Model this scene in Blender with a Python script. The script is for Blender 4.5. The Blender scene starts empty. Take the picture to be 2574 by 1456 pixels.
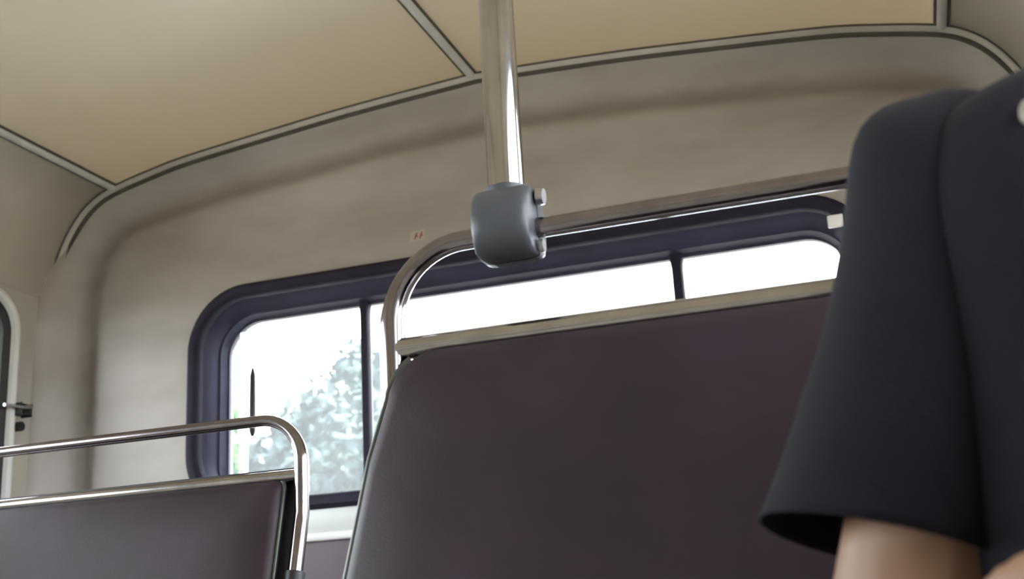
import bpy, bmesh, math, random
from mathutils import Vector, Matrix, noise

random.seed(7)
sc = bpy.context.scene
COL = sc.collection
ZC = 0.80                      # camera height above the bus floor; "rel" heights below are measured from it

# ------------------------------------------------------------------ camera
F_PX, YAW, PITCH, ROLL = 2939.0, 18.083, 15.918, 3.322
cam = bpy.data.cameras.new('camera'); cam_o = bpy.data.objects.new('camera', cam); COL.objects.link(cam_o)
cam.sensor_width = 36.0; cam.lens = F_PX / 2574 * 36.0
cam.clip_start = 0.02; cam.clip_end = 400
y_, p_, r_ = (math.radians(a) for a in (YAW, PITCH, ROLL))
fw = Vector((-math.sin(y_) * math.cos(p_), math.cos(y_) * math.cos(p_), math.sin(p_)))
rt = Vector((math.cos(y_), math.sin(y_), 0)); up = rt.cross(fw)
rt2 = math.cos(r_) * rt - math.sin(r_) * up; up2 = math.sin(r_) * rt + math.cos(r_) * up
cam_o.matrix_world = Matrix(((rt2.x, up2.x, -fw.x, 0), (rt2.y, up2.y, -fw.y, 0), (rt2.z, up2.z, -fw.z, ZC), (0, 0, 0, 1)))
cam.dof.use_dof = True; cam.dof.focus_distance = 1.5; cam.dof.aperture_fstop = 8.0
sc.camera = cam_o

# ------------------------------------------------------------------ world (bright overcast sky) and exposure
w = bpy.data.worlds.new('overcast_sky'); sc.world = w; w.use_nodes = True
bg = w.node_tree.nodes['Background']
bg.inputs['Color'].default_value = (0.93, 0.97, 1.0, 1); bg.inputs['Strength'].default_value = 4.2
sun = bpy.data.lights.new('sun', 'SUN'); sun.energy = 24.0; sun.angle = math.radians(3); sun.color = (1.0, 0.92, 0.78)
sun_o = bpy.data.objects.new('sun', sun); COL.objects.link(sun_o)
sun_o.rotation_euler = Vector((-0.62, -0.25, -1.0)).to_track_quat('-Z', 'Y').to_euler()     # hazy sun high beyond the end wall
sc.view_settings.view_transform = 'Standard'; sc.view_settings.look = 'None'
sc.view_settings.gamma = 1.0; sc.view_settings.use_curve_mapping = False
sc.view_settings.exposure = 2.1
sc.cycles.max_bounces = 10; sc.cycles.diffuse_bounces = 8; sc.cycles.transparent_max_bounces = 16
sc.cycles.sample_clamp_indirect = 8.0; sc.cycles.use_denoising = True
sc.cycles.caustics_reflective = False

# ------------------------------------------------------------------ materials
def new_mat(name):
    m = bpy.data.materials.new(name); m.use_nodes = True
    return m, m.node_tree.nodes, m.node_tree.links, m.node_tree.nodes['Principled BSDF']

def mat(name, col, rough=0.6, metal=0.0, var=0.0, scale=6.0, bump=0.0, bscale=200.0, spec=0.5, stretch=(1, 1, 1), col2=None, sheen=0.0, coat=0.0):
    """procedural material: noise mixes col with col2 (or a darker col) by var, fine noise gives relief"""
    m, N, L, b = new_mat(name)
    b.inputs['Base Color'].default_value = (*col, 1); b.inputs['Roughness'].default_value = rough
    b.inputs['Metallic'].default_value = metal; b.inputs['Specular IOR Level'].default_value = spec
    b.inputs['Sheen Weight'].default_value = sheen; b.inputs['Coat Weight'].default_value = coat
    tc = N.new('ShaderNodeTexCoord'); mp = N.new('ShaderNodeMapping'); mp.inputs['Scale'].default_value = stretch
    L.new(tc.outputs['Object'], mp.inputs['Vector'])
    if var > 0:
        n = N.new('ShaderNodeTexNoise'); n.inputs['Scale'].default_value = scale; n.inputs['Detail'].default_value = 5
        r = N.new('ShaderNodeValToRGB'); r.color_ramp.elements[0].position = 0.35; r.color_ramp.elements[1].position = 0.7
        c2 = col2 or tuple(c * (1 - var) for c in col)
        r.color_ramp.elements[0].color = (*c2, 1); r.color_ramp.elements[1].color = (*col, 1)
        L.new(mp.outputs['Vector'], n.inputs['Vector']); L.new(n.outputs['Fac'], r.inputs['Fac'])
        L.new(r.outputs['Color'], b.inputs['Base Color'])
    if bump > 0:
        n2 = N.new('ShaderNodeTexNoise'); n2.inputs['Scale'].default_value = bscale; n2.inputs['Detail'].default_value = 3
        bp = N.new('ShaderNodeBump'); bp.inputs['Strength'].default_value = bump; bp.inputs['Distance'].default_value = 0.002
        L.new(mp.outputs['Vector'], n2.inputs['Vector']); L.new(n2.outputs['Fac'], bp.inputs['Height'])
        L.new(bp.outputs['Normal'], b.inputs['Normal'])
    return m

def glass_mat(name, veil, tint=(0.95, 0.98, 1.0)):
    """thin window glass: clear with a weak mirror and an uneven pale veil put in for flare haze"""
    m, N, L, b = new_mat(name); N.remove(b); out = N['Material Output']
    tr = N.new('ShaderNodeBsdfTransparent'); tr.inputs['Color'].default_value = (*tint, 1)
    gl = N.new('ShaderNodeBsdfGlossy'); gl.inputs['Roughness'].default_value = 0.03
    fr = N.new('ShaderNodeFresnel'); fr.inputs['IOR'].default_value = 1.25
    m1 = N.new('ShaderNodeMixShader'); L.new(fr.outputs['Fac'], m1.inputs['Fac']); L.new(tr.outputs[0], m1.inputs[1]); L.new(gl.outputs[0], m1.inputs[2])
    tl = N.new('ShaderNodeBsdfTranslucent'); tl.inputs['Color'].default_value = (0.85, 0.93, 1.0, 1)
    tc = N.new('ShaderNodeTexCoord'); n = N.new('ShaderNodeTexNoise'); n.inputs['Scale'].default_value = 5; n.inputs['Detail'].default_value = 4
    L.new(tc.outputs['Object'], n.inputs['Vector'])
    mr = N.new('ShaderNodeMapRange'); mr.inputs['To Min'].default_value = veil * 0.7; mr.inputs['To Max'].default_value = veil * 1.3
    L.new(n.outputs['Fac'], mr.inputs['Value'])
    m2 = N.new('ShaderNodeMixShader'); L.new(mr.outputs['Result'], m2.inputs['Fac']); L.new(m1.outputs[0], m2.inputs[1]); L.new(tl.outputs[0], m2.inputs[2])
    L.new(m2.outputs[0], out.inputs['Surface'])
    return m

def ceiling_mat():
    """roof sheet with translucency added to give the ceiling a warm glow"""
    m = mat('glow_through_ceiling', (0.275, 0.30, 0.31), 0.42, var=0.10, scale=1.6, bump=0.03, bscale=90, col2=(0.26, 0.28, 0.275))
    N, L = m.node_tree.nodes, m.node_tree.links
    tl = N.new('ShaderNodeBsdfTranslucent'); tl.inputs['Color'].default_value = (0.95, 0.84, 0.65, 1)
    mx = N.new('ShaderNodeMixShader'); mx.inputs['Fac'].default_value = 0.077
    L.new(N['Principled BSDF'].outputs[0], mx.inputs[1]); L.new(tl.outputs[0], mx.inputs[2])
    L.new(mx.outputs[0], N['Material Output'].inputs['Surface'])
    return m

M = dict(
    ceiling=ceiling_mat(),
    cove=mat('dingy_cove_laminate', (0.84, 0.77, 0.67), 0.42, var=0.2, scale=3.0, bump=0.05, bscale=80),
    wall=mat('dingy_wall_laminate', (0.47, 0.435, 0.408), 0.5, var=0.2, scale=4.5, bump=0.06, bscale=70, stretch=(0.6, 1, 1.6), col2=(0.355, 0.318, 0.285)),
    sidewall=mat('side_wall_laminate', (0.50, 0.46, 0.40), 0.5, var=0.15, scale=4),
    rwall=mat('rear_wall_laminate', (0.50, 0.46, 0.40), 0.5, var=0.15, scale=4),
    sill=mat('pale_sill_surface', (0.62, 0.64, 0.60), 0.35, var=0.05, scale=8),
    white=mat('white_ledge_plastic', (0.85, 0.83, 0.82), 0.35, var=0.05, scale=9),
    maroon=mat('maroon_panel_laminate', (0.085, 0.055, 0.068), 0.5, var=0.2, scale=6),
    alu=mat('dull_aluminium_bead', (0.72, 0.71, 0.68), 0.38, metal=0.1, var=0.2, scale=14),
    gap=mat('dark_gap_and_contact_shade', (0.11, 0.095, 0.085), 0.7, var=0.2, scale=20),  # dark colour for the gaps and the contact shadow beside the beads
    archbead=mat('painted_arch_bead', (0.60, 0.56, 0.51), 0.45, var=0.2, scale=12),
    rubber=mat('black_window_rubber', (0.017, 0.014, 0.031), 0.65, spec=0.25, var=0.3, scale=12),
    rubber2=mat('light_catching_window_reveal', (0.040, 0.036, 0.072), 0.55, spec=0.3, var=0.3, scale=10),  # lighter copy of the frame rubber, as if catching window light
    gasket=mat('black_gasket', (0.008, 0.008, 0.009), 0.6, var=0.2, scale=20),
    whiteframe=mat('white_window_frame_enamel', (0.82, 0.82, 0.80), 0.3, var=0.08, scale=12),
    glass=glass_mat('flare_veiled_window_glass', 0.024),  # pale veil in the glass stands for lens flare haze
    frosted=glass_mat('frosted_plastic_edge', 0.85, (1, 1, 1)),
    glass3=glass_mat('light_cutting_side_glass', 0.01, (0.81, 0.82, 0.83)),  # tint added to weaken the light from the right side
    glass2=glass_mat('side_window_glass', 0.02, (0.84, 0.86, 0.87)),  # toned down to balance the light falling on the end wall
    chrome=mat('worn_chrome', (0.56, 0.54, 0.53), 0.10, metal=1.0, var=0.12, scale=30, col2=(0.46, 0.44, 0.43)),
    rail=mat('dark_reflection_chrome', (0.34, 0.31, 0.33), 0.12, metal=1.0, var=0.15, scale=30, col2=(0.27, 0.24, 0.26)),  # chrome darkened to stand for dark surroundings mirrored in the rail
    clamp=mat('grey_cast_clamp', (0.075, 0.08, 0.093), 0.4, var=0.2, scale=25, bump=0.1, bscale=300),
    bolt=mat('zinc_bolt', (0.6, 0.6, 0.62), 0.3, metal=1.0, var=0.1, scale=40),
    vinyl=mat('plum_brown_vinyl', (0.038, 0.022, 0.036), 0.5, spec=0.3, var=0.22, scale=9, bump=0.12, bscale=420, col2=(0.026, 0.016, 0.019)),
    piping=mat('grey_green_piping', (0.075, 0.085, 0.07), 0.35, var=0.2, scale=20),
    edge_sheen=mat('painted_vinyl_edge_sheen', (0.20, 0.165, 0.19), 0.3, var=0.15, scale=20),  # lighter tone imitates light reflected on the rounded vinyl edge
    black=mat('black_plastic', (0.012, 0.012, 0.014), 0.45, var=0.2, scale=20),
    shirt=mat('dark_navy_cotton', (0.0080, 0.0080, 0.0138), 0.85, var=0.25, scale=14, bump=0.35, bscale=500, spec=0.2, sheen=0.03),
    trousers=mat('charcoal_cloth', (0.02, 0.02, 0.022), 0.85, var=0.25, scale=14, bump=0.3, bscale=500, spec=0.2),
    skin=mat('skin', (0.31, 0.18, 0.108), 0.5, var=0.12, scale=25, bump=0.08, bscale=300, col2=(0.27, 0.15, 0.088)),
    hair=mat('dark_brown_hair', (0.022, 0.015, 0.011), 0.5, var=0.4, scale=60, stretch=(1, 1, 0.15)),
    eye=mat('eye_white', (0.75, 0.73, 0.70), 0.2, var=0.05, scale=30),
    iris=mat('brown_iris', (0.05, 0.025, 0.012), 0.2, var=0.2, scale=80),
    cream=mat('cream_plastic', (0.30, 0.27, 0.22), 0.45, var=0.08, scale=40),
    shoe=mat('black_shoe_leather', (0.015, 0.014, 0.014), 0.4, var=0.2, scale=30),
    floor=mat('light_bounce_rubber_floor', (0.52, 0.49, 0.43), 0.6, var=0.25, scale=8, bump=0.3, bscale=120),  # pale warm tone added so the floor reflects light to the ceiling
    paper=mat('sticker_paper', (0.50, 0.46, 0.40), 0.55, var=0.1, scale=60),
    red=mat('sticker_red_ink', (0.34, 0.09, 0.08), 0.55, var=0.15, scale=80),
    leaf=mat('tree_leaves', spec=0.1, col=(0.022, 0.036, 0.036), rough=0.7, var=0.5, scale=1.5, col2=(0.010, 0.018, 0.020)),
    leaf2=mat('bright_shrub_leaves', spec=0.1, col=(0.02, 0.075, 0.01), rough=0.7, var=0.4, scale=2.5),
    bark=mat('tree_bark', (0.09, 0.07, 0.055), 0.85, var=0.4, scale=10, stretch=(1, 1, 0.3), bump=0.5, bscale=30),
    ground=mat('roadside_ground', (0.17, 0.165, 0.15), 0.9, var=0.4, scale=0.5),
)

# ------------------------------------------------------------------ mesh helpers
def link(name, me, m, parent=None, smooth=False, loc=None):
    o = bpy.data.objects.new(name, me); COL.objects.link(o)
    if m: me.materials.append(m)
    if smooth: me.polygons.foreach_set('use_smooth', [True] * len(me.polygons))
    if parent:
        o.parent = parent
        o.matrix_parent_inverse = parent.matrix_world.inverted()
    return o

def pyd(name, v, f, m, parent=None, smooth=False):
    me = bpy.data.meshes.new(name); me.from_pydata([tuple(a) for a in v], [], f); me.update()
    bm = bmesh.new(); bm.from_mesh(me); bmesh.ops.recalc_face_normals(bm, faces=bm.faces); bm.to_mesh(me); bm.free()
    return link(name, me, m, parent, smooth)

def autosmooth(o, ang=40):
    me = o.data
    me.polygons.foreach_set('use_smooth', [True] * len(me.polygons))
    bm = bmesh.new(); bm.from_mesh(me)
    for e in bm.edges:
        e.smooth = not (len(e.link_faces) == 2 and e.calc_face_angle(0) > math.radians(ang))
    bm.to_mesh(me); bm.free()

def empty(name, loc):
    o = bpy.data.objects.new(name, None); COL.objects.link(o); o.location = loc; o.empty_display_size = 0.05
    bpy.context.view_layer.update()
    return o

def tag(o, label=None, cat=None, group=None, kind=None):
    if label: o['label'] = label
    if cat: o['category'] = cat
    if group: o['group'] = group
    if kind: o['kind'] = kind
    return o

def box(name, x0, x1, y0, y1, z0, z1, m, parent=None, bev=0.0, seg=2):
    bm = bmesh.new(); bmesh.ops.create_cube(bm, size=1)
    for v in bm.verts:
        v.co = Vector(((x0 + x1) / 2 + v.co.x * (x1 - x0), (y0 + y1) / 2 + v.co.y * (y1 - y0), (z0 + z1) / 2 + v.co.z * (z1 - z0)))
    if bev: bmesh.ops.bevel(bm, geom=list(bm.edges), offset=bev, segments=seg, affect='EDGES', profile=0.5)
    me = bpy.data.meshes.new(name); bm.to_mesh(me); bm.free()
    o = link(name, me, m, parent)
    if bev: autosmooth(o, 50)
    return o

def tube_data(path, rad, seg=16, caps=True, closed=False):
    path = [Vector(p) for p in path]; n = len(path)
    rads = rad if isinstance(rad, (list, tuple)) else [rad] * n
    V, F = [], []; prev = None
    for i, p in enumerate(path):
        if closed: t = (path[(i + 1) % n] - path[i - 1]).normalized()
        else: t = (path[min(i + 1, n - 1)] - path[max(i - 1, 0)]).normalized()
        if prev is None:
            a = Vector((0, 0, 1)) if abs(t.z) < 0.9 else Vector((1, 0, 0)); u = t.cross(a).normalized()
        else:
            u = (prev - t * prev.dot(t)).normalized()
        prev = u; v = t.cross(u)
        for k in range(seg):
            an = 2 * math.pi * k / seg
            V.append(p + (u * math.cos(an) + v * math.sin(an)) * rads[i])
    for i in range(n if closed else n - 1):
        j = (i + 1) % n
        for k in range(seg):
            k2 = (k + 1) % seg
            F.append((i * seg + k, i * seg + k2, j * seg + k2, j * seg + k))
    if caps and not closed:
        F.append(tuple(range(seg))[::-1]); F.append(tuple((n - 1) * seg + k for k in range(seg)))
    return V, F

def tube(name, path, rad, m, parent=None, seg=20, closed=False):
    V, F = tube_data(path, rad, seg, closed=closed)
    o = pyd(name, V, F, m, parent); autosmooth(o, 50); return o

def arc(c, r, a0, a1, n, fx):
    """points of an arc; fx maps (u, v) to 3D"""
    return [fx(c[0] + r * math.cos(math.radians(a0 + (a1 - a0) * i / n)), c[1] + r * math.sin(math.radians(a0 + (a1 - a0) * i / n))) for i in range(n + 1)]

def rrect(u0, u1, v0, v1, r, n=10):
    """rounded rectangle loop, counter-clockwise, in (u, v)"""
    P = []
    for cu, cv, a in ((u1 - r, v1 - r, 0), (u0 + r, v1 - r, 90), (u0 + r, v0 + r, 180), (u1 - r, v0 + r, 270)):
        for i in range(n + 1):
            t = math.radians(a + 90 * i / n); P.append((cu + r * math.cos(t), cv + r * math.sin(t)))
    return P

def dense(P, step=0.03):
    out = []
    for a, b in zip(P, P[1:] + P[:1]):
        k = max(1, int(math.hypot(b[0] - a[0], b[1] - a[1]) / step))
        out += [(a[0] + (b[0] - a[0]) * i / k, a[1] + (b[1] - a[1]) * i / k) for i in range(k)]
    return out

def loft(name, loops, m, parent=None, closed_loop=True, cap0=False, cap1=False, smooth_ang=40, ring=False):
    n = len(loops[0]); V = [p for l in loops for p in l]; F = []; k = len(loops)
    for i in range(k if ring else k - 1):
        ii = (i + 1) % k
        for j in range(n if closed_loop else n - 1):
            j2 = (j + 1) % n
            F.append((i * n + j, i * n + j2, ii * n + j2, ii * n + j))
    if cap0: F.append(tuple(range(n))[::-1])
    if cap1: F.append(tuple((k - 1) * n + j for j in range(n)))
    o = pyd(name, V, F, m, parent); autosmooth(o, smooth_ang); return o

def catmull(P, n):
    out = []
    for i in range(len(P) - 1):
        p0, p1, p2, p3 = P[max(i - 1, 0)], P[i], P[i + 1], P[min(i + 2, len(P) - 1)]
        for k in range(n):
            t = k / n
            out.append(tuple(0.5 * (2 * b + (c - a) * t + (2 * a - 5 * b + 4 * c - d) * t * t + (3 * b - a - 3 * c + d) * t ** 3) for a, b, c, d in zip(p0, p1, p2, p3)))
    out.append(tuple(P[-1])); return out

def smoothstep(a, b, x):
    t = max(0, min(1, (x - a) / (b - a))); return t * t * (3 - 2 * t)

# ------------------------------------------------------------------ the bus shell
D = 2.5            # end wall
YR = -4.6          # far end behind the camera
YA = 2.5           # plane of the arch bead
KA = YA / D
CX = -0.872 * KA   # centre line of the bus
HW = 1.255 * KA    # half width at the side walls
SEAM = 0.916 * KA  # rel height of the joint between side wall and cove
half = [(1.255, 0.906), (1.245, 0.97), (1.22, 1.045), (1.18, 1.115), (1.13, 1.165), (1.065, 1.196), (0.93, 1.227), (0.82, 1.245), (0.57, 1.270), (0.33, 1.291), (0, 1.310)]
half = [(a * KA, b * KA) for a, b in half]
left_half = catmull([(-a, b) for a, b in half], 5)
prof = left_half + [(-a, b) for a, b in left_half[::-1][1:]]          # left wall -> crown -> right wall, (x rel centre, z rel cam)
def P3(u, y, v): return (CX + u, y, ZC + v)

# floor
fl = box('floor', CX - HW - 0.05, CX + HW + 0.05, YR - 0.05, D + 0.1, -0.05, 0.0, M['floor']); tag(fl, 'rubber bus floor lightened to bounce light upwards', None, kind='structure')

# ceiling in four lengthwise panels
ceil_root = tag(empty('ceiling', P3(0, -1, 1.31)), 'arched cream ceiling of laminate panels with coves', kind='structure')
def ceiling_piece(name, u0, u1, m):
    pts = [p for p in prof if u0 <= p[0] <= u1]
    def lerp(u):
        for a, b in zip(prof[:-1], prof[1:]):
            if a[0] <= u <= b[0] and b[0] > a[0]:
                t = (u - a[0]) / (b[0] - a[0]); return (u, a[1] + (b[1] - a[1]) * t)
        return None
    e0, e1 = lerp(u0), lerp(u1)
    if e0 and abs(pts[0][0] - u0) > 1e-4: pts = [e0] + pts
    if e1 and abs(pts[-1][0] - u1) > 1e-4: pts = pts + [e1]
    ys = [YR, -3, -1.5, 0, 1, 1.8, D + 0.02]
    inner = [[P3(u, y, v) for u, v in pts] for y in ys]
    o = loft(name, inner, m, ceil_root, closed_loop=False)
    s = o.modifiers.new('thickness', 'SOLIDIFY'); s.thickness = 0.02; s.offset = 1
    # make the panel grow outwards
    nz = sum((p.normal.z for p in o.data.polygons))
    if nz < 0: s.offset = -1
    return o
ceiling_piece('cove_panel', -HW - 0.0001, -1.06 * KA, M['cove'])
ceiling_piece('ceiling_panel', -1.06 * KA, -0.012, M['ceiling'])
ceiling_piece('ceiling_panel', -0.012, 1.075 * KA, M['ceiling'])
ceiling_piece('cove_panel', 1.075 * KA, HW + 0.0001, M['cove'])

# lengthwise beads over the panel joints
def slope_at(u):
    a = min(range(len(prof) - 1), key=lambda i: abs((prof[i][0] + prof[i + 1][0]) / 2 - u))
    p, q = prof[a], prof[a + 1]; t = Vector((q[0] - p[0], q[1] - p[1])).normalized()
    z = p[1] + (q[1] - p[1]) * ((u - p[0]) / (q[0] - p[0]) if q[0] != p[0] else 0)
    return z, t
def long_trim(n, u, label):
    z, t = slope_at(u); nrm = Vector((t.y, -t.x))
    if nrm.y > 0: nrm = -nrm
    root = tag(empty('trim_%d' % n, P3(u, 0, z)), label, kind='structure')
    def at(s, h, y): return P3(u + t.x * s + nrm.x * h, y, z + t.y * s + nrm.y * h)
    base = [(-0.017, -0.002), (-0.017, 0.0025), (0.017, 0.0025), (0.017, -0.002)]
    loft('joint_strip', [[at(s, h, y) for s, h in base] for y in (YR, YA - 0.012)], M['gap'], root, cap0=True, cap1=True)
    bead = [(-0.010, 0.0)] + [(0.0105 * -math.cos(math.pi * k / 10), 0.003 + 0.0085 * math.sin(math.pi * k / 10)) for k in range(11)] + [(0.010, 0.0)]
    loft('bead', [[at(s, h, y) for s, h in bead] for y in (YR, YA - 0.012)], M['alu'], root, cap0=True, cap1=True)
long_trim(1, -1.06 * KA, 'aluminium bead between the ceiling and the left cove')
long_trim(2, -0.012, 'aluminium bead along the middle of the ceiling')
long_trim(3, 1.075 * KA, 'aluminium bead between the ceiling and the right cove')

# end wall: one pressed sheet from the arch down to the floor, with a hole for the wide window
WX0, WX1, WZ0, WZ1 = -1.692, 0.010, 0.284, 0.868       # outside of the window frame
def seg_dist(p, poly):
    best = 9
    for a, b in zip(poly[:-1], poly[1:]):
        ax, ay = b[0] - a[0], b[1] - a[1]; L2 = ax * ax + ay * ay
        t = max(0, min(1, ((p[0] - a[0]) * ax + (p[1] - a[1]) * ay) / L2)) if L2 else 0
        best = min(best, math.hypot(p[0] - a[0] - ax * t, p[1] - a[1] - ay * t))
    return best
outline = [(-HW, -ZC)] + prof + [(HW, -ZC)]             # (u, v), open at the floor
closed_outline = outline + [(-HW, -ZC)]
def cast(c, d, poly):
    best = None
    for a, b in zip(poly[:-1], poly[1:]):
        ex, ey = b[0] - a[0], b[1] - a[1]; den = d[0] * ey - d[1] * ex
        if abs(den) < 1e-9: continue
        t = ((a[0] - c[0]) * ey - (a[1] - c[1]) * ex) / den; s = ((a[0] - c[0]) * d[1] - (a[1] - c[1]) * d[0]) / den
        if t > 0 and -1e-6 <= s <= 1 + 1e-6 and (best is None or t < best): best = t
    return (c[0] + d[0] * best, c[1] + d[1] * best)
def wall_relief(u, v):
    d = seg_dist((u, v), outline)
    # shallow channel pressed in along the arch; towards the side walls it turns into a corner fillet
    side = 1 - smoothstep(0.80, 1.12, v)
    y = 0.040 * smoothstep(0.0, 0.085, d) * (1 - smoothstep(0.095, 0.165, d))
    y -= (0.012 + 0.048 * side) * (1 - smoothstep(0.0, 0.085, d))
    return y
def end_wall():
    inner = rrect(WX0 - CX + 0.02, WX1 - CX - 0.02, WZ0 + 0.02, WZ1 - 0.02, 0.14, 24); inner = dense(inner, 0.02)
    c = ((WX0 + WX1) / 2 - CX, (WZ0 + WZ1) / 2)
    dirs = []
    for p in inner:
        dirs.append((p[0] - c[0], p[1] - c[1]))
    loops = []; K = 34
    outer = [cast(c, d, closed_outline) for d in dirs]
    for k in range(K + 1):
        t = k / K
        t = t ** 0.9
        L = []
        for a, b in zip(inner, outer):
            u, v = a[0] + (b[0] - a[0]) * t, a[1] + (b[1] - a[1]) * t
            L.append(P3(u, D + wall_relief(u, v), v))
        loops.append(L)
    o = loft('wall_front', loops, M['wall'], smooth_ang=60)
    o.data.polygons.foreach_set('use_smooth', [True] * len(o.data.polygons))
    return o
wf = end_wall(); tag(wf, 'dingy beige end wall with a softly pressed border around the wide window', kind='structure')

# sill band paler than the wall, white ledge and maroon panel under the window
box('sill_band', WX0 + 0.0, WX1, D - 0.006, D + 0.01, ZC + 0.2275, ZC + 0.2835, M['sill'], wf, 0.002)
box('ledge', WX0 - 0.03, WX1 + 0.03, D - 0.016, D + 0.01, ZC + 0.209, ZC + 0.2285, M['white'], wf, 0.004)
box('lower_panel', CX - HW + 0.09, CX + HW - 0.09, D - 0.010, D + 0.02, 0.02, ZC + 0.2095, M['maroon'], wf, 0.003)

# arch bead along the end of the ceiling
arch_root = tag(empty('trim_4', P3(0, YA, 1.27)), 'painted bead arching along the joint of end wall and ceiling', kind='structure')
def arch_strip(name, w0, w1, h0, h1, m, rnd):
    """strip on the inside of the arch: w along Y, h away from the arch"""
    secs = []
    pts = [p for p in prof]
    for i, p in enumerate(pts):
        a, b = pts[max(i - 1, 0)], pts[min(i + 1, len(pts) - 1)]
        t = Vector((b[0] - a[0], b[1] - a[1])).normalized(); n = Vector((t.y, -t.x))
        S = []
        if rnd:
            for k in range(9):
                an = math.pi * k / 8
                S.append(((w0 + w1) / 2 - (w1 - w0) / 2 * math.cos(an), h0 + (h1 - h0) * math.sin(an)))
        else:
            S = [(w0, h0), (w0, h1), (w1, h1), (w1, h0)]
        secs.append([P3(p[0] + n.x * h, y, p[1] + n.y * h) for y, h in S])
    return loft(name, secs, m, arch_root, cap0=True, cap1=True)
arch_strip('joint_strip', YA - 0.026, YA + 0.006, -0.004, 0.003, M['gap'], False)
arch_strip('bead', YA - 0.022, YA + 0.006, 0.002, 0.014, M['archbead'], True)
arch_strip('lower_shade_band', YA - 0.013, YA + 0.012, 0.0125, 0.021, M['gap'], False)  # dark band added under the bead for its shaded lower edge

# ------------------------------------------------------------------ the wide window in the end wall
win = tag(empty('window_1', P3(0, D, 0.28)), 'wide rounded end window in a black rubber frame', kind='structure')
def frame_loop(off, y, r):
    return [(u, y, ZC + v) for u, v in rrect(WX0 + off, WX1 - off, WZ0 + off, WZ1 - off, r, 14)]
def frame_loop2(ol, ot, ob, y, r):
    return [(u, y, ZC + v) for u, v in rrect(WX0 + ol, WX1 - ol, WZ0 + ob, WZ1 - ot, r, 14)]
loft('rubber_frame', [frame_loop(0, D + 0.004, 0.165), frame_loop(0.002, D - 0.010, 0.163), frame_loop(0.010, D - 0.017, 0.155),
                      frame_loop(0.022, D - 0.017, 0.143), frame_loop(0.031, D - 0.013, 0.134), frame_loop(0.036, D - 0.004, 0.129), frame_loop(0.037, D + 0.012, 0.128)], M['rubber'], win)
loft('reveal', [frame_loop(0.034, D + 0.006, 0.131), frame_loop2(0.045, 0.047, 0.034, D + 0.020, 0.12), frame_loop2(0.055, 0.062, 0.034, D + 0.050, 0.11),
                frame_loop2(0.060, 0.066, 0.034, D + 0.052, 0.105), frame_loop2(0.068, 0.074, 0.036, D + 0.074, 0.098), frame_loop2(0.072, 0.080, 0.036, D + 0.076, 0.09), frame_loop2(0.072, 0.080, 0.036, D + 0.095, 0.09)], M['rubber2'], win)
GX0, GX1, GZ0, GZ1 = WX0 + 0.066, WX1 - 0.066, WZ0 + 0.03, WZ1 - 0.074
def pane(x0, x1, y, r0, r1):
    """glass sheet, corners rounded on the outer side only"""
    P = []
    for cu, cv, a, r in ((x1, GZ1, 0, r1), (x0, GZ1, 90, r0), (x0, GZ0, 180, r0), (x1, GZ0, 270, r1)):
        sx = -1 if cu == x1 else 1; sz = -1 if cv == GZ1 else 1
        for i in range(7):
            t = math.radians(a + 90 * i / 6); P.append((cu + sx * r + r * math.cos(t), cv + sz * r + r * math.sin(t)))
    return loft('pane', [[(u, yy, ZC + v) for u, v in P] for yy in (y, y + 0.004)], M['glass'], win, cap0=True, cap1=True)
MX1, MX2 = -1.233, -0.4385
pane(GX0, MX1, D + 0.082, 0.09, 0.004); pane(MX1, MX2, D + 0.082, 0.004, 0.004); pane(MX2, GX1, D + 0.082, 0.004, 0.09)
def mullion(x, w_, x_top=0.0):
    V = []
    zs = [GZ0 - 0.004, GZ0 + 0.03, GZ1 - 0.03, GZ1 + 0.004]; ws = [w_ * 1.5, w_, w_, w_ * 1.35]
    loops = []
    for z, ww in zip(zs, ws):
        loops.append([(x - ww / 2, D + 0.070, ZC + z), (x - ww / 2 + 0.003, D + 0.066, ZC + z), (x + ww / 2 - 0.003, D + 0.066, ZC + z), (x + ww / 2, D + 0.070, ZC + z), (x + ww / 2, D + 0.092, ZC + z), (x - ww / 2, D + 0.092, ZC + z)])
    return loft('mullion', loops, M['rubber'], win, cap0=True, cap1=True)
mullion(MX1, 0.020); mullion(MX2, 0.024)
# white edge strip of the sliding pane, and its black pull handle
se = box('sliding_pane_edge', -1.588, -1.566, D + 0.0725, D + 0.0815, ZC + GZ0, ZC + GZ1 - 0.03, M['frosted'], win, 0.002)
se['label'] = 'white edge strip of the sliding pane'
hp = [(-1.546, D + 0.066, z) for z in (ZC + 0.488, ZC + 0.50, ZC + 0.58, ZC + 0.645, ZC + 0.664)]
ho = tube('pull_handle', hp, [0.004, 0.0085, 0.0085, 0.0075, 0.003], M['black'], win, 12)
for z in (0.515, 0.62):
    tube('handle_stud', [(-1.546, D + 0.066, ZC + z), (-1.546, D + 0.0825, ZC + z)], 0.003, M['black'], ho, 8)
cl = box('white_tab', -0.0895, -0.056, D - 0.026, D - 0.0165, ZC + 0.775, ZC + 0.803, M['white'], win, 0.003)  # small white block on the frame flange
cl['label'] = 'small white tab on the rubber frame'

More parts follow.
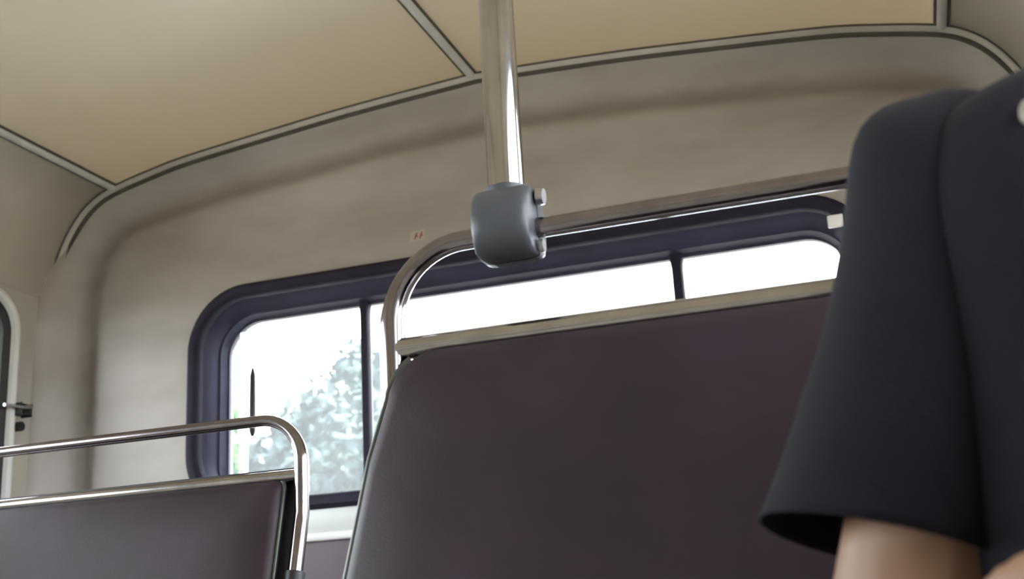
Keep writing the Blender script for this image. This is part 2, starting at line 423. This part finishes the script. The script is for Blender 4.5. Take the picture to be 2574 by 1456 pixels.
# ------------------------------------------------------------------ side walls of window bays
def side_wall(side, name, first_window_no):
    """five equal bays; every bay is a wall panel with a window of its own"""
    s = -1 if side == 'left' else 1
    X = CX + s * HW
    root = tag(empty(name, (X, -1, 0)), '%s side wall of beige laminate panels with rounded windows' % side, kind='structure')
    bay = 1.20; y1 = 2.447 * KA; no = first_window_no
    for k in range(6):
        ya, yb = y1 - bay * (k + 1), y1 - bay * k
        if k == 5: ya = YR
        w0, w1, h0, h1 = yb - 0.067 - 1.06, yb - 0.067, 0.20, 0.898 * KA
        inner = dense(rrect(w0 + 0.03, w1 - 0.03, h0 + 0.03, h1 - 0.03, 0.09, 12), 0.1); c = ((w0 + w1) / 2, (h0 + h1) / 2)
        rect = [(ya + 0.001, -ZC), (yb - 0.001, -ZC), (yb - 0.001, SEAM), (ya + 0.001, SEAM), (ya + 0.001, -ZC)]
        outer = [cast(c, (p[0] - c[0], p[1] - c[1]), rect) for p in inner]
        # insert exact corners so that the panel is a full rectangle
        for cr in rect[:4]:
            i = min(range(len(outer)), key=lambda j: math.hypot(outer[j][0] - cr[0], outer[j][1] - cr[1])); outer[i] = cr
        po = loft('wall_panel', [[(X, y, ZC + z) for y, z in inner], [(X, y, ZC + z) for y, z in outer], [(X + s * 0.03, y, ZC + z) for y, z in outer], [(X + s * 0.03, y, ZC + z) for y, z in inner]], M['sidewall'], root, smooth_ang=30, ring=True)
        wroot = tag(empty('window_%d' % no, (X, (w0 + w1) / 2, ZC + h0)), 'rounded white-framed window in the %s side wall, bay %d from the end wall' % (side, k + 1), kind='structure'); no += 1
        def fl_(off, d, r): return [(X + s * d, y, ZC + z) for y, z in rrect(w0 + off, w1 - off, h0 + off, h1 - off, r, 12)]
        loft('window_frame', [fl_(0, 0.0, 0.11), fl_(0.002, -0.010, 0.108), fl_(0.012, -0.015, 0.10), fl_(0.022, -0.012, 0.09), fl_(0.028, -0.002, 0.085), fl_(0.028, 0.02, 0.085)], M['whiteframe'], wroot)
        loft('gasket', [fl_(0.0265, -0.002, 0.085), fl_(0.034, -0.004, 0.08), fl_(0.048, 0.004, 0.07), fl_(0.052, 0.028, 0.066)], M['gasket'], wroot)
        g = [fl_(0.049, 0.0185, 0.07), fl_(0.049, 0.0225, 0.07)]
        loft('pane', g, M['glass3' if s > 0 else 'glass2'], wroot, cap0=True, cap1=True)
        if k == 0:
            yl, zl = w1 - 0.006, 0.594 * KA
            lt = box('latch', X - s * 0.030, X - s * 0.002, yl - 0.002, yl + 0.034, ZC + zl - 0.016, ZC + zl + 0.010, M['black'], wroot, 0.004)
            tube('latch_lever', [(X - s * 0.030, yl - 0.06, ZC + zl - 0.002), (X - s * 0.034, yl, ZC + zl + 0.0), (X - s * 0.034, yl + 0.026, ZC + zl + 0.006)], [0.004, 0.005, 0.006], M['bolt'], lt, 10)
            tube('latch_knob', [(X - s * 0.002, yl + 0.014, ZC + zl - 0.045), (X - s * 0.022, yl + 0.014, ZC + zl - 0.045)], 0.012, M['black'], lt, 14)
    return root
side_wall('left', 'wall_left', 2)
side_wall('right', 'wall_right', 8)
# corner strips between side walls and end wall
for n, s in ((5, -1), (6, 1)):
    X = CX + s * HW
    o = box('trim_%d' % n, min(X - 0.001 * s, X + 0.03 * s), max(X - 0.001 * s, X + 0.03 * s), 2.449 * KA, D + 0.02, 0, ZC + SEAM, M['wall'], None, 0.002)
    tag(o, 'plain %s corner strip beside the end wall' % ('left' if s < 0 else 'right'), kind='structure')

# plain bulkhead behind the camera
wr = loft('wall_rear', [[P3(u, y, v) for u, v in outline] for y in (YR, YR - 0.03)], M['rwall'], None, cap0=True, cap1=True)
tag(wr, 'beige bulkhead at the far end of the bus', kind='structure')

# ------------------------------------------------------------------ seats
LEAN = math.tan(math.radians(14))
def seat(xa, xw, Y, label, flare=0.0, tube_off=0.0, r=0.045, shell=0.0, name='bus_seat', group='chrome-railed bus seats', leg_kink=True):
    """bench seat; xa = edge at the aisle, xw = edge at the wall, Y = top of the backrest"""
    s = 1 if xw > xa else -1
    root = tag(empty(name, ((xa + xw) / 2, Y - 0.25, 0)), label, 'seat', group)
    ztop = 0.243
    def yb(z): return Y + (z - ztop) * LEAN
    # padded backrest: outline loops inset towards the front
    def outline_pts(inset, push):
        P = []; zb = -0.34
        wa = xa + s * inset; ww = xw - s * inset
        zt = ztop - inset
        P.append((wa - s * flare * 1.35, zb + inset))
        for i in range(1, 10):
            z = zb + (zt - r - zb) * i / 10
            P.append((wa - s * flare * (1.35 if z < -0.15 else 1.35 * min(1, (ztop - z) / 0.26)), z))
        for i in range(9):
            t = math.radians(90 * i / 8); P.append((wa + s * r - s * r * math.cos(t), zt - r + r * math.sin(t)))
        for i in range(9):
            t = math.radians(90 * i / 8); P.append((ww - s * r + s * r * math.sin(t), zt - r + r * math.cos(t)))
        for i in range(1, 10):
            P.append((ww, zt - r - (zt - r - zb) * i / 10))
        P.append((ww, zb + inset))
        return [(x, yb(z) + push, ZC + z) for x, z in P]
    back = loft('backrest', [outline_pts(0.012, 0.062), outline_pts(0.0, 0.050), outline_pts(0.0, 0.012), outline_pts(0.004, 0.004), outline_pts(0.014, -0.001), outline_pts(0.07, -0.006), outline_pts(0.16, -0.008)], M['vinyl'], root, cap0=True, cap1=True, smooth_ang=70)
    if shell:
        loft('back_shell', [outline_pts(-shell, 0.060), outline_pts(-shell, 0.030), outline_pts(0.02, 0.030), outline_pts(0.02, 0.060)], M['black'], back, ring=True)
    edge = outline_pts(-0.002, 0.016)
    tube('piping', [Vector(p) for p in edge[:16]], 0.0035, M['piping'], back, 8)
    # thin lighter strip imitating the reflection along the rounded aisle edge
    wl = [p for p in outline_pts(0.020, -0.003)[:8]]
    tube('edge_sheen', [Vector(p) for p in wl], 0.0030, M['edge_sheen'], back, 8)
    # cushion
    cz = 0.46
    cu = box('cushion', min(xa, xw) - 0.0, max(xa, xw), Y - 0.56, Y - 0.125, cz - 0.10, cz, M['vinyl'], root, 0.035, 4)
    # chrome frame: grab rail loop, cross tube at the top of the backrest
    R = 0.0105; zr = 0.3455; rb = 0.075
    tx = xa - s * tube_off; tw = xw + s * tube_off if tube_off > 0 else xw - s * 0.01
    yt = Y + 0.020
    def ytube(z): return yt + min(0, (z - 0.19)) * LEAN
    path = [(tx, ytube(z), ZC + z) for z in (-0.42, -0.2, 0.0, 0.10, 0.15, 0.175, 0.19, 0.21, 0.24)]
    path += arc((tx + s * rb, zr - rb), rb, 180 if s > 0 else 0, 90, 14, lambda u, v: (u, yt, ZC + v))
    path += arc((tw - s * rb, zr - rb), rb, 90, 0 if s > 0 else 180, 14, lambda u, v: (u, yt, ZC + v))
    path += [(tw, ytube(z), ZC + z) for z in (0.24, 0.21, 0.19, 0.175, 0.15, 0.10, 0.0, -0.2, -0.42)]
    rads = [0.0122 - 0.0027 * smoothstep(0.26, 0.335, p[2] - ZC) for p in path]
    rail = tube('grab_rail', path, rads, M['rail'], root, 28)
    tube('cross_tube', [(tx, yt, ZC + 0.2495), (tw, yt, ZC + 0.2495)], 0.0105, M['chrome'], root, 24)
    tube('tube_joint', [(tx, ytube(0.095), ZC + 0.095), (tx, ytube(0.05), ZC + 0.05)], 0.0165, M['black'], rail, 16)
    tube('tube_joint', [(tw, ytube(0.095), ZC + 0.095), (tw, ytube(0.05), ZC + 0.05)], 0.0165, M['black'], rail, 16)
    # legs and seat pan
    box('seat_pan', min(xa, xw) + 0.01, max(xa, xw) - 0.01, Y - 0.54, Y - 0.12, cz - 0.125, cz - 0.095, M['black'], root, 0.005)
    for lx in (xa + s * 0.12, xw - s * 0.12):
        for ly in (Y - 0.48, Y - 0.16):
            tube('leg', [(lx, ly, cz - 0.11), (lx, ly, 0.0)], 0.016, M['chrome'], root, 14)
    return root
seat(-0.434, 0.345, 0.95, 'plum-brown bus seat in the middle, with the ceiling pole clamped to its chrome rail', flare=0.024, tube_off=0.002)
seat(-0.957, -2.02, 1.67, 'plum-brown bus seat at the lower left, across the aisle, in front of the window', flare=0.0, tube_off=0.030, r=0.014, shell=0.022)

# ------------------------------------------------------------------ pole with its clamp
PX, PY = -0.3165, 0.970
zceil = slope_at(PX - CX)[0]
pole = tag(empty('grab_pole', (PX, PY, ZC + 0.3455)), 'vertical chrome pole from the ceiling to the seat rail', 'pole')
tube('pole_tube', [(PX, PY, ZC + 0.366), (PX, PY, ZC + 0.6), (PX, PY, ZC + zceil)], 0.0172, M['chrome'], pole, 40)
def lathe(name, prof_, c, m, parent, seg=24):
    return loft(name, [[(c[0] + r * math.cos(2 * math.pi * k / seg), c[1] + r * math.sin(2 * math.pi * k / seg), c[2] + z) for k in range(seg)] for r, z in prof_], m, parent, cap0=True, cap1=True)
fg = lathe('ceiling_flange', [(0.018, -0.03), (0.024, -0.028), (0.026, -0.012), (0.042, -0.008), (0.044, 0.0)], (PX, PY, ZC + zceil - 0.001), M['clamp'], pole)
for k in range(3):
    a = 2 * math.pi * k / 3
    lathe('flange_screw', [(0.004, -0.013), (0.0045, -0.011), (0.0045, -0.006)], (PX + 0.035 * math.cos(a), PY + 0.035 * math.sin(a), ZC + zceil), M['bolt'], fg, 10)
def clamp_half(sign, name):
    """half shell: profile in the YZ plane swept along X, rounded towards the ends"""
    prof_ = []
    if sign < 0:   # front half, towards the camera: tall barrel with a rounded back and a flat foot
        outer = [(0.0, 0.038), (-0.012, 0.0385), (-0.022, 0.034), (-0.030, 0.024), (-0.034, 0.010), (-0.034, -0.004), (-0.030, -0.017), (-0.022, -0.026), (-0.012, -0.029), (0.0, -0.029)]
    else:
        outer = [(0.003, -0.029), (0.014, -0.029), (0.024, -0.024), (0.030, -0.012), (0.031, 0.004), (0.028, 0.020), (0.018, 0.032), (0.003, 0.038)]
    loops = []
    for x, k in ((-0.0275, 0.80), (-0.0262, 0.90), (-0.0225, 0.97), (-0.017, 1.0), (0.017, 1.0), (0.0225, 0.97), (0.0262, 0.90), (0.0275, 0.80)):
        loops.append([(PX + 0.0005 + x, PY + y * k, ZC + 0.3470 + 0.004 + (z - 0.004) * (0.4 + 0.6 * k)) for y, z in outer])
    o = loft(name, loops, M['clamp'], pole, cap0=True, cap1=True, smooth_ang=55)
    return o
clamp_half(-1, 'clamp_front')
cr_ = clamp_half(1, 'clamp_back')
lathe('clamp_collar', [(0.0175, 0.0), (0.0215, 0.001), (0.0215, 0.008), (0.0178, 0.010)], (PX, PY, ZC + 0.379), M['clamp'], pole, 30)
bo = tube('clamp_bolt', [(PX + 0.028, PY - 0.004, ZC + 0.374), (PX + 0.0305, PY - 0.004, ZC + 0.374), (PX + 0.037, PY - 0.004, ZC + 0.3735)], [0.004, 0.0085, 0.0075], M['bolt'], pole, 12)
tube('clamp_bolt', [(PX + 0.027, PY - 0.003, ZC + 0.327), (PX + 0.031, PY - 0.003, ZC + 0.327), (PX + 0.034, PY - 0.003, ZC + 0.327)], [0.004, 0.0065, 0.006], M['bolt'], pole, 12)

# ------------------------------------------------------------------ sticker above the window
def on_wall(x, z, lift):
    return (x, D + wall_relief(x - CX, z) - lift, ZC + z)
sx, sz = -1.050, 0.921
stk = tag(empty('sticker', on_wall(sx, sz, 0.001)), 'small pale sticker with two red marks on the wall above the window', 'sticker')
def quad_strip(name, pts, lift, th, m, parent):
    a = [on_wall(x, z, lift) for x, z in pts]; b = [on_wall(x, z, lift - th) for x, z in pts]
    return loft(name, [a, b], m, parent, cap0=True, cap1=True)
quad_strip('backing', [(sx - 0.021, sz - 0.016), (sx + 0.017, sz - 0.012), (sx + 0.021, sz + 0.014), (sx - 0.017, sz + 0.010)], 0.0012, 0.001, M['paper'], stk)
for dx in (-0.004, 0.009):
    quad_strip('red_mark', [(sx + dx - 0.0055, sz - 0.009), (sx + dx - 0.001, sz - 0.0085), (sx + dx + 0.0055, sz + 0.008), (sx + dx + 0.001, sz + 0.0075)], 0.0016, 0.0005, M['red'], stk)
    quad_strip('red_mark', [(sx + dx - 0.002, sz - 0.0035), (sx + dx + 0.005, sz - 0.003), (sx + dx + 0.006, sz + 0.0005), (sx + dx - 0.001, sz + 0.0)], 0.0017, 0.0005, M['red'], stk)

# ------------------------------------------------------------------ passenger
def capsule_chain(V, F, pts, rads, seg=14, sq=None):
    """append a closed limb: rings along the polyline with round ends"""
    pts = [Vector(p) for p in pts]
    t0 = (pts[0] - pts[1]).normalized(); t1 = (pts[-1] - pts[-2]).normalized()
    P = [pts[0] + t0 * rads[0] * 0.9, pts[0] + t0 * rads[0] * 0.6] + pts + [pts[-1] + t1 * rads[-1] * 0.6, pts[-1] + t1 * rads[-1] * 0.9]
    R = [rads[0] * 0.35, rads[0] * 0.8] + list(rads) + [rads[-1] * 0.8, rads[-1] * 0.35]
    v, f = tube_data(P, R, seg); b = len(V)
    V += [tuple(a) for a in v]; F += [tuple(i + b for i in q) for q in f]
def ellipsoid(V, F, c, r, rot=0.0, nu=20, nv=14, tilt=0.0):
    b = len(V); cr, sr = math.cos(rot), math.sin(rot)
    for i in range(nv + 1):
        th = math.pi * i / nv
        th = min(max(th, 0.02), math.pi - 0.02)
        for j in range(nu):
            ph = 2 * math.pi * j / nu
            x, y, z = r[0] * math.sin(th) * math.cos(ph), r[1] * math.sin(th) * math.sin(ph), r[2] * math.cos(th)
            V.append((c[0] + x * cr - y * sr, c[1] + x * sr + y * cr, c[2] + z))
    for i in range(nv):
        for j in range(nu):
            j2 = (j + 1) % nu
            F.append((b + i * nu + j, b + i * nu + j2, b + (i + 1) * nu + j2, b + (i + 1) * nu + j))
    F.append(tuple(b + j for j in range(nu))[::-1]); F.append(tuple(b + nv * nu + j for j in range(nu)))

ROT = math.radians(30)                       # shoulders turned
def R_(p): return Vector((p[0], p[1], ZC + p[2]))
TX, TY = -0.010, -0.032                      # trunk leans a little forward
person = tag(empty('person', (0.20, 0.62, 0.0)), 'passenger in a dark navy short-sleeved shirt seated at the right edge', 'person')
SH_R, EL_R, WR_R = R_((0.070, 0.672, 0.222)), R_((-0.030, 0.640, -0.060)), R_((0.045, 0.455, -0.155))
SH_L, EL_L, WR_L = R_((0.302, 0.755, 0.222)), R_((0.318, 0.650, -0.060)), R_((0.165, 0.515, -0.016))
fx, fy = math.sin(ROT), -math.cos(ROT)       # facing
V, F = [], []
def lerp(a, b, t): return a + (b - a) * t
for SH, EL, WR in ((SH_R, EL_R, WR_R), (SH_L, EL_L, WR_L)):
    capsule_chain(V, F, [SH, lerp(SH, EL, 0.3), lerp(SH, EL, 0.65), EL], [0.036, 0.041, 0.041, 0.036])
    capsule_chain(V, F, [EL, lerp(EL, WR, 0.3), lerp(EL, WR, 0.7), WR], [0.036, 0.038, 0.030, 0.025])
# trunk, neck, head
capsule_chain(V, F, [R_((0.20, 0.70, -0.24)), R_((0.192, 0.69, -0.10)), R_((0.183, 0.685, 0.05)), R_((0.18, 0.69, 0.16)), R_((0.18, 0.69, 0.215))], [0.105, 0.095, 0.09, 0.08, 0.055])
capsule_chain(V, F, [SH_R, R_((0.18, 0.691, 0.235)), SH_L], [0.030, 0.045, 0.030])
NB = R_((0.182, 0.690, 0.24)); HC = R_((0.195, 0.667, 0.425))
capsule_chain(V, F, [NB, lerp(NB, HC, 0.6)], [0.056, 0.052])
def HP(side, front, z):                      # point on the head: side to its left, front towards the face
    return (HC.x + fx * front + math.cos(ROT) * side, HC.y + fy * front + math.sin(ROT) * side, HC.z + z)
ellipsoid(V, F, HP(0, -0.012, 0.025), (0.074, 0.093, 0.100), ROT)
ellipsoid(V, F, HP(0, 0.022, -0.045), (0.058, 0.066, 0.072), ROT)
ellipsoid(V, F, HP(0, 0.068, -0.098), (0.022, 0.018, 0.018), ROT)          # chin
ellipsoid(V, F, HP(0, 0.092, -0.018), (0.011, 0.016, 0.026), ROT)          # nose bridge
ellipsoid(V, F, HP(0, 0.100, -0.034), (0.016, 0.014, 0.012), ROT)          # nose tip
ellipsoid(V, F, HP(0, 0.080, -0.066), (0.024, 0.012, 0.007), ROT); ellipsoid(V, F, HP(0, 0.079, -0.077), (0.021, 0.012, 0.007), ROT)   # lips
for s_ in (-1, 1):
    ellipsoid(V, F, HP(s_ * 0.031, 0.070, 0.018), (0.022, 0.014, 0.008), ROT)   # brow
    ellipsoid(V, F, HP(s_ * 0.040, 0.052, -0.035), (0.020, 0.022, 0.020), ROT)  # cheek
    ellipsoid(V, F, HP(s_ * 0.077, -0.010, -0.012), (0.008, 0.018, 0.031), ROT) # ear
# legs (under the trousers)
HIPS = [R_((0.125, 0.665, -0.255)), R_((0.275, 0.700, -0.255))]; KNEES = [R_((0.085, 0.265, -0.245)), R_((0.285, 0.275, -0.245))]; ANK = [R_((0.075, 0.300, -0.70)), R_((0.285, 0.315, -0.70))]
capsule_chain(V, F, [HIPS[0], R_((0.20, 0.69, -0.25)), HIPS[1]], [0.09, 0.10, 0.09])
for h, k, a in zip(HIPS, KNEES, ANK):
    capsule_chain(V, F, [h, lerp(h, k, 0.5), k], [0.085, 0.075, 0.055]); capsule_chain(V, F, [k, lerp(k, a, 0.35), a], [0.052, 0.052, 0.034])
# hands: palm, four unequal curled fingers, thumb from the side of the palm
def hand(W, fdir, nrm, thumb_side):
    fdir = fdir.normalized(); nrm = (nrm - fdir * nrm.dot(fdir)).normalized(); sd = fdir.cross(nrm) * thumb_side
    for o_ in (-0.026, -0.009, 0.009, 0.026):
        capsule_chain(V, F, [W + sd * o_ * 0.6, W + fdir * 0.045 + sd * o_ * 0.95, W + fdir * 0.085 + sd * o_], [0.013, 0.0125, 0.011], 10)
    for o_, L_ in ((-0.028, 0.058), (-0.0095, 0.074), (0.0095, 0.078), (0.028, 0.070)):
        b0 = W + fdir * 0.086 + sd * o_ * 1.02
        b1 = b0 + (fdir * 0.93 - nrm * 0.36) * L_ * 0.45; b2 = b1 + (fdir * 0.6 - nrm * 0.8) * L_ * 0.32; b3 = b2 + (fdir * 0.3 - nrm * 0.95) * L_ * 0.24
        capsule_chain(V, F, [b0, b1, b2, b3], [0.0095, 0.009, 0.0083, 0.0072], 10)
    t0 = W + fdir * 0.022 + sd * 0.026; t1 = W + fdir * 0.050 + sd * 0.052 - nrm * 0.010; t2 = W + fdir * 0.080 + sd * 0.060 - nrm * 0.018
    capsule_chain(V, F, [t0, t1, t2], [0.014, 0.011, 0.0088], 10)
hand(WR_R, R_((0.070, 0.345, -0.168)) - WR_R, Vector((0, 0.1, 1)), 1)
hand(WR_L, R_((0.085, 0.490, -0.010)) - WR_L, Vector((0.35, -0.9, 0.5)), 1)
body = pyd('body', V, F, M['skin'], person)
rm = body.modifiers.new('fuse', 'REMESH'); rm.mode = 'VOXEL'; rm.voxel_size = 0.0045; rm.use_smooth_shade = True
sm = body.modifiers.new('smooth', 'SMOOTH'); sm.factor = 0.5; sm.iterations = 5
for s_ in (-1, 1):
    v, f = [], []; ellipsoid(v, f, HP(s_ * 0.031, 0.0625, -0.002), (0.0125, 0.0125, 0.0125), ROT); e = pyd('eye', v, f, M['eye'], body, True)
    v, f = [], []; ellipsoid(v, f, HP(s_ * 0.031, 0.0725, -0.002), (0.0066, 0.0048, 0.0066), ROT); pyd('iris', v, f, M['iris'], body, True)
# hair: short cap over the back and crown
v, f = [], []
ellipsoid(v, f, HP(0, -0.022, 0.036), (0.083, 0.098, 0.102), ROT, 36, 26)
keep = []
hv = []
for p in v:
    q = Vector(p) - Vector(HP(0, 0, 0)); fr = q.x * fx + q.y * fy; zz = q.z
    hl = max(0, fr - 0.02); p2 = Vector(p) + Vector((0, 0, 0.004)) * noise.noise(Vector(p) * 60)
    if fr > 0.03 and zz < 0.075: p2 = Vector(HP(0, -0.02, 0.03)) + (p2 - Vector(HP(0, -0.02, 0.03))) * 0.72
    if zz < -0.055: p2 = Vector(HP(0, -0.02, 0.03)) + (p2 - Vector(HP(0, -0.02, 0.03))) * 0.8
    hv.append(p2)
pyd('hair', hv, f, M['hair'], body, True)

# shirt: torso and both sleeves, open at neck, hem and cuffs
SV, SF = [], []
def add_loft(rings):
    b = len(SV); n = len(rings[0])
    for r in rings: SV.extend([tuple(p) for p in r])
    for i in range(len(rings) - 1):
        for j in range(n):
            j2 = (j + 1) % n; SF.append((b + i * n + j, b + i * n + j2, b + (i + 1) * n + j2, b + (i + 1) * n + j))
NS = 56
def torso_ring(cx, cy, z, a, b, lift=0.0, pw=2.3):
    L = []
    for k in range(NS):
        t = 2 * math.pi * k / NS; c_, s_ = math.cos(t), math.sin(t)
        x = a * math.copysign(abs(c_) ** (2 / pw), c_); y = b * math.copysign(abs(s_) ** (2 / pw), s_)
        L.append(Vector((cx + x * math.cos(ROT) - y * math.sin(ROT), cy + x * math.sin(ROT) + y * math.cos(ROT), ZC + z + lift * abs(c_) ** 1.5)))
    return L
tp = [(0.200, 0.700, -0.300, 0.165, 0.135), (0.200, 0.703, -0.20, 0.165, 0.130), (0.198, 0.715, -0.08, 0.168, 0.122), (0.194, 0.728, 0.04, 0.174, 0.118), (0.191, 0.734, 0.12, 0.176, 0.112), (0.190, 0.736, 0.178, 0.174, 0.102), (0.190, 0.737, 0.222, 0.166, 0.088), (0.190, 0.737, 0.250, 0.150, 0.076), (0.190, 0.737, 0.268, 0.118, 0.066), (0.191, 0.736, 0.284, 0.084, 0.060), (0.193, 0.734, 0.304, 0.062, 0.058)]
tp = [(x + TX * min(1, max(0, (z + 0.3) / 0.3)), y + TY * min(1, max(0, (z + 0.3) / 0.3)), z, a, b) for x, y, z, a, b in tp]
tpd = catmull(tp, 5)
add_loft([torso_ring(*t) for t in tpd])
def sleeve(rows):
    """rows: centre, half width (x), half depth (y), tilt of the ring as dz per x and per y"""
    rr = catmull(rows, 6); rings = []
    for i, (x, y, z, a, b, tx_, ty_) in enumerate(rr):
        L = []
        for k in range(NS):
            t = 2 * math.pi * k / NS; dx, dy = a * math.cos(t), b * math.sin(t)
            L.append(Vector((x + dx, y + dy, ZC + z + tx_ * dx + ty_ * dy)))
        rings.append(L)
    add_loft(rings)
#        x      y      z      a      b      tx    ty
sleeve([(0.105, 0.690, 0.218, 0.016, 0.050, -3.0, 0.0),
        (0.074, 0.683, 0.229, 0.033, 0.054, -1.55, 0.0),
        (0.050, 0.675, 0.221, 0.047, 0.057, -0.92, 0.0),
        (0.036, 0.668, 0.178, 0.051, 0.060, -0.45, 0.0),
        (0.019, 0.662, 0.135, 0.053, 0.062, -0.2, 0.0),
        (0.000, 0.657, 0.080, 0.060, 0.064, -0.1, -0.08),
        (-0.020, 0.654, 0.028, 0.061, 0.066, -0.26, -0.14)])
sleeve([(0.265, 0.735, 0.226, 0.016, 0.050, 3.2, 0.0), (0.292, 0.748, 0.226, 0.028, 0.054, 1.7, 0.0), (0.308, 0.752, 0.205, 0.040, 0.057, 0.9, 0.0),
        (0.312, 0.740, 0.15, 0.047, 0.062, 0.2, -0.2), (0.316, 0.712, 0.075, 0.048, 0.064, 0.0, -0.5), (0.318, 0.695, 0.04, 0.048, 0.066, 0.0, -0.6)])
shirt_v = []
for p in SV:
    q = Vector(p)
    n1 = noise.noise(Vector((q.x * 9, q.y * 9, q.z * 3.5))) * 0.0045 + noise.noise(Vector((q.x * 26 + 5, q.y * 26, q.z * 9))) * 0.0018
    c_ = Vector((0.18, 0.69, q.z)) if q.x > 0.10 else Vector((0.02, 0.665, q.z))
    d_ = (q - c_); d_.z = 0
    shirt_v.append(q + d_.normalized() * n1)
shirt = pyd('shirt', shirt_v, SF, M['shirt'], person, True)
so = shirt.modifiers.new('cloth', 'SOLIDIFY'); so.thickness = 0.0022; so.offset = 1
# pale toggle at the shoulder, seen at the edge of the frame
from mathutils.bvhtree import BVHTree
bvh = BVHTree.FromPolygons([tuple(p) for p in shirt_v], SF)
hit = bvh.ray_cast(Vector((0.0815, 0.30, ZC + 0.2275)), Vector((0, 1, 0)))[0] or Vector((0.0815, 0.62, ZC + 0.2275))
v, f = [], []
ellipsoid(v, f, (hit.x, hit.y - 0.003, hit.z), (0.0054, 0.004, 0.0080), 0.2); tg = pyd('toggle', v, f, M['cream'], shirt, True)
tg['label'] = 'pale toggle on the shoulder of the shirt'
# trousers and shoes
v, f = [], []
capsule_chain(v, f, [HIPS[0] + Vector((0, 0.01, 0.005)), R_((0.20, 0.69, -0.24)), HIPS[1] + Vector((0, 0.01, 0.005))], [0.105, 0.115, 0.105], 24)
for h, k, a in zip(HIPS, KNEES, ANK):
    capsule_chain(v, f, [h, lerp(h, k, 0.5), k], [0.100, 0.088, 0.070], 24); capsule_chain(v, f, [k, lerp(k, a, 0.4), lerp(k, a, 0.93)], [0.069, 0.068, 0.058], 24)
tr = pyd('trousers', v, f, M['trousers'], person)
r2 = tr.modifiers.new('fuse', 'REMESH'); r2.mode = 'VOXEL'; r2.voxel_size = 0.008; r2.use_smooth_shade = True
s2 = tr.modifiers.new('smooth', 'SMOOTH'); s2.factor = 0.5; s2.iterations = 6
for a in ANK:
    v, f = [], []
    capsule_chain(v, f, [(a.x, a.y + 0.04, 0.047), (a.x, a.y - 0.05, 0.043), (a.x, a.y - 0.15, 0.038)], [0.042, 0.041, 0.034], 16)
    v = [(p[0], p[1], max(p[2], 0.0015)) for p in v]
    so_ = pyd('shoe', v, f, M['shoe'], person, True)

# ------------------------------------------------------------------ outside: ground, trees, shrub
GZ = -0.85
gr = box('ground', -80, 80, -60, 120, GZ - 0.2, GZ, M['ground']); tag(gr, 'grassy ground outside the bus', kind='structure')
def leaf_cloud(name, blobs, n, size, m, parent, seed):
    rnd = random.Random(seed); V, F = [], []
    tot = sum(b[3] ** 2 for b in blobs)
    for (x, y, z, r) in blobs:
        for _ in range(int(n * r * r / tot)):
            d = Vector((rnd.gauss(0, 1), rnd.gauss(0, 1), rnd.gauss(0, 1))).normalized() * r * (rnd.random() ** 0.4)
            c = Vector((x, y, z)) + Vector((d.x, d.y, d.z * 0.85))
            u = Vector((rnd.gauss(0, 1), rnd.gauss(0, 1), rnd.gauss(0, 1))).normalized(); t = u.orthogonal().normalized()
            s_ = size * rnd.uniform(0.6, 1.3); b = len(V)
            V += [c - u * s_, c - t * s_ * 0.45, c + u * s_, c + t * s_ * 0.45]; F.append((b, b + 1, b + 2, b + 3))
    me = bpy.data.meshes.new(name); me.from_pydata([tuple(p) for p in V], [], F); me.update()
    o = link(name, me, m, parent); o['kind'] = 'stuff'; return o
def tree(name, x, y, blobs, trunk_r, label, n, size, m, seed):
    root = tag(empty(name, (x, y, GZ)), label, 'tree', 'trees outside the end window')
    zt = sum(b[2] for b in blobs) / len(blobs)
    tk = tube('trunk', [(x, y, GZ), (x + 0.05, y, GZ + (zt - GZ) * 0.4), (x - 0.05, y + 0.05, GZ + (zt - GZ) * 0.75), (x, y, zt + 0.3)], [trunk_r, trunk_r * 0.8, trunk_r * 0.6, trunk_r * 0.25], M['bark'], root, 10)
    for b in blobs:
        tube('branch', [(x, y, GZ + (zt - GZ) * 0.7), ((x + b[0]) / 2, (y + b[1]) / 2, (GZ + (zt - GZ) * 0.8 + b[2]) / 2 + 0.1), (b[0], b[1], b[2])], [trunk_r * 0.45, trunk_r * 0.3, trunk_r * 0.08], M['bark'], tk, 6)
    leaf_cloud('foliage', blobs, n, size, m, root, seed)
    return root
def ray_at(px, py, Y):
    r = fw * F_PX + rt2 * (px - 1287) - up2 * (py - 728); return Vector((0, 0, ZC)) + r * (Y / r.y)
Yt = 16.0
bl = [(*ray_at(px, py, Yt + dy), r) for px, py, dy, r in ((880, 1010, 0, 0.75), (800, 1090, 0.5, 0.75), (930, 1120, -0.5, 0.9), (720, 1180, 0.3, 0.75), (850, 1230, 0, 1.0), (960, 960, 0.4, 0.5), (660, 1250, 0.2, 0.8), (800, 1330, 0, 1.0), (900, 900, 0.3, 0.35))]
tree('broadleaf_tree', bl[4][0], Yt, bl, 0.16, 'tall grey-green tree seen through the left pane', 5200, 0.13, M['leaf'], 3)
bl2 = [(*ray_at(px, py, 7 + dy), r) for px, py, dy, r in ((572, 1060, 0, 0.13), (562, 1150, 0.1, 0.15), (555, 1250, 0, 0.2), (570, 1330, 0, 0.25))]
tree('green_sapling', bl2[2][0], 7.0, bl2, 0.04, 'bright green sapling at the left edge of the window', 1500, 0.05, M['leaf2'], 5)
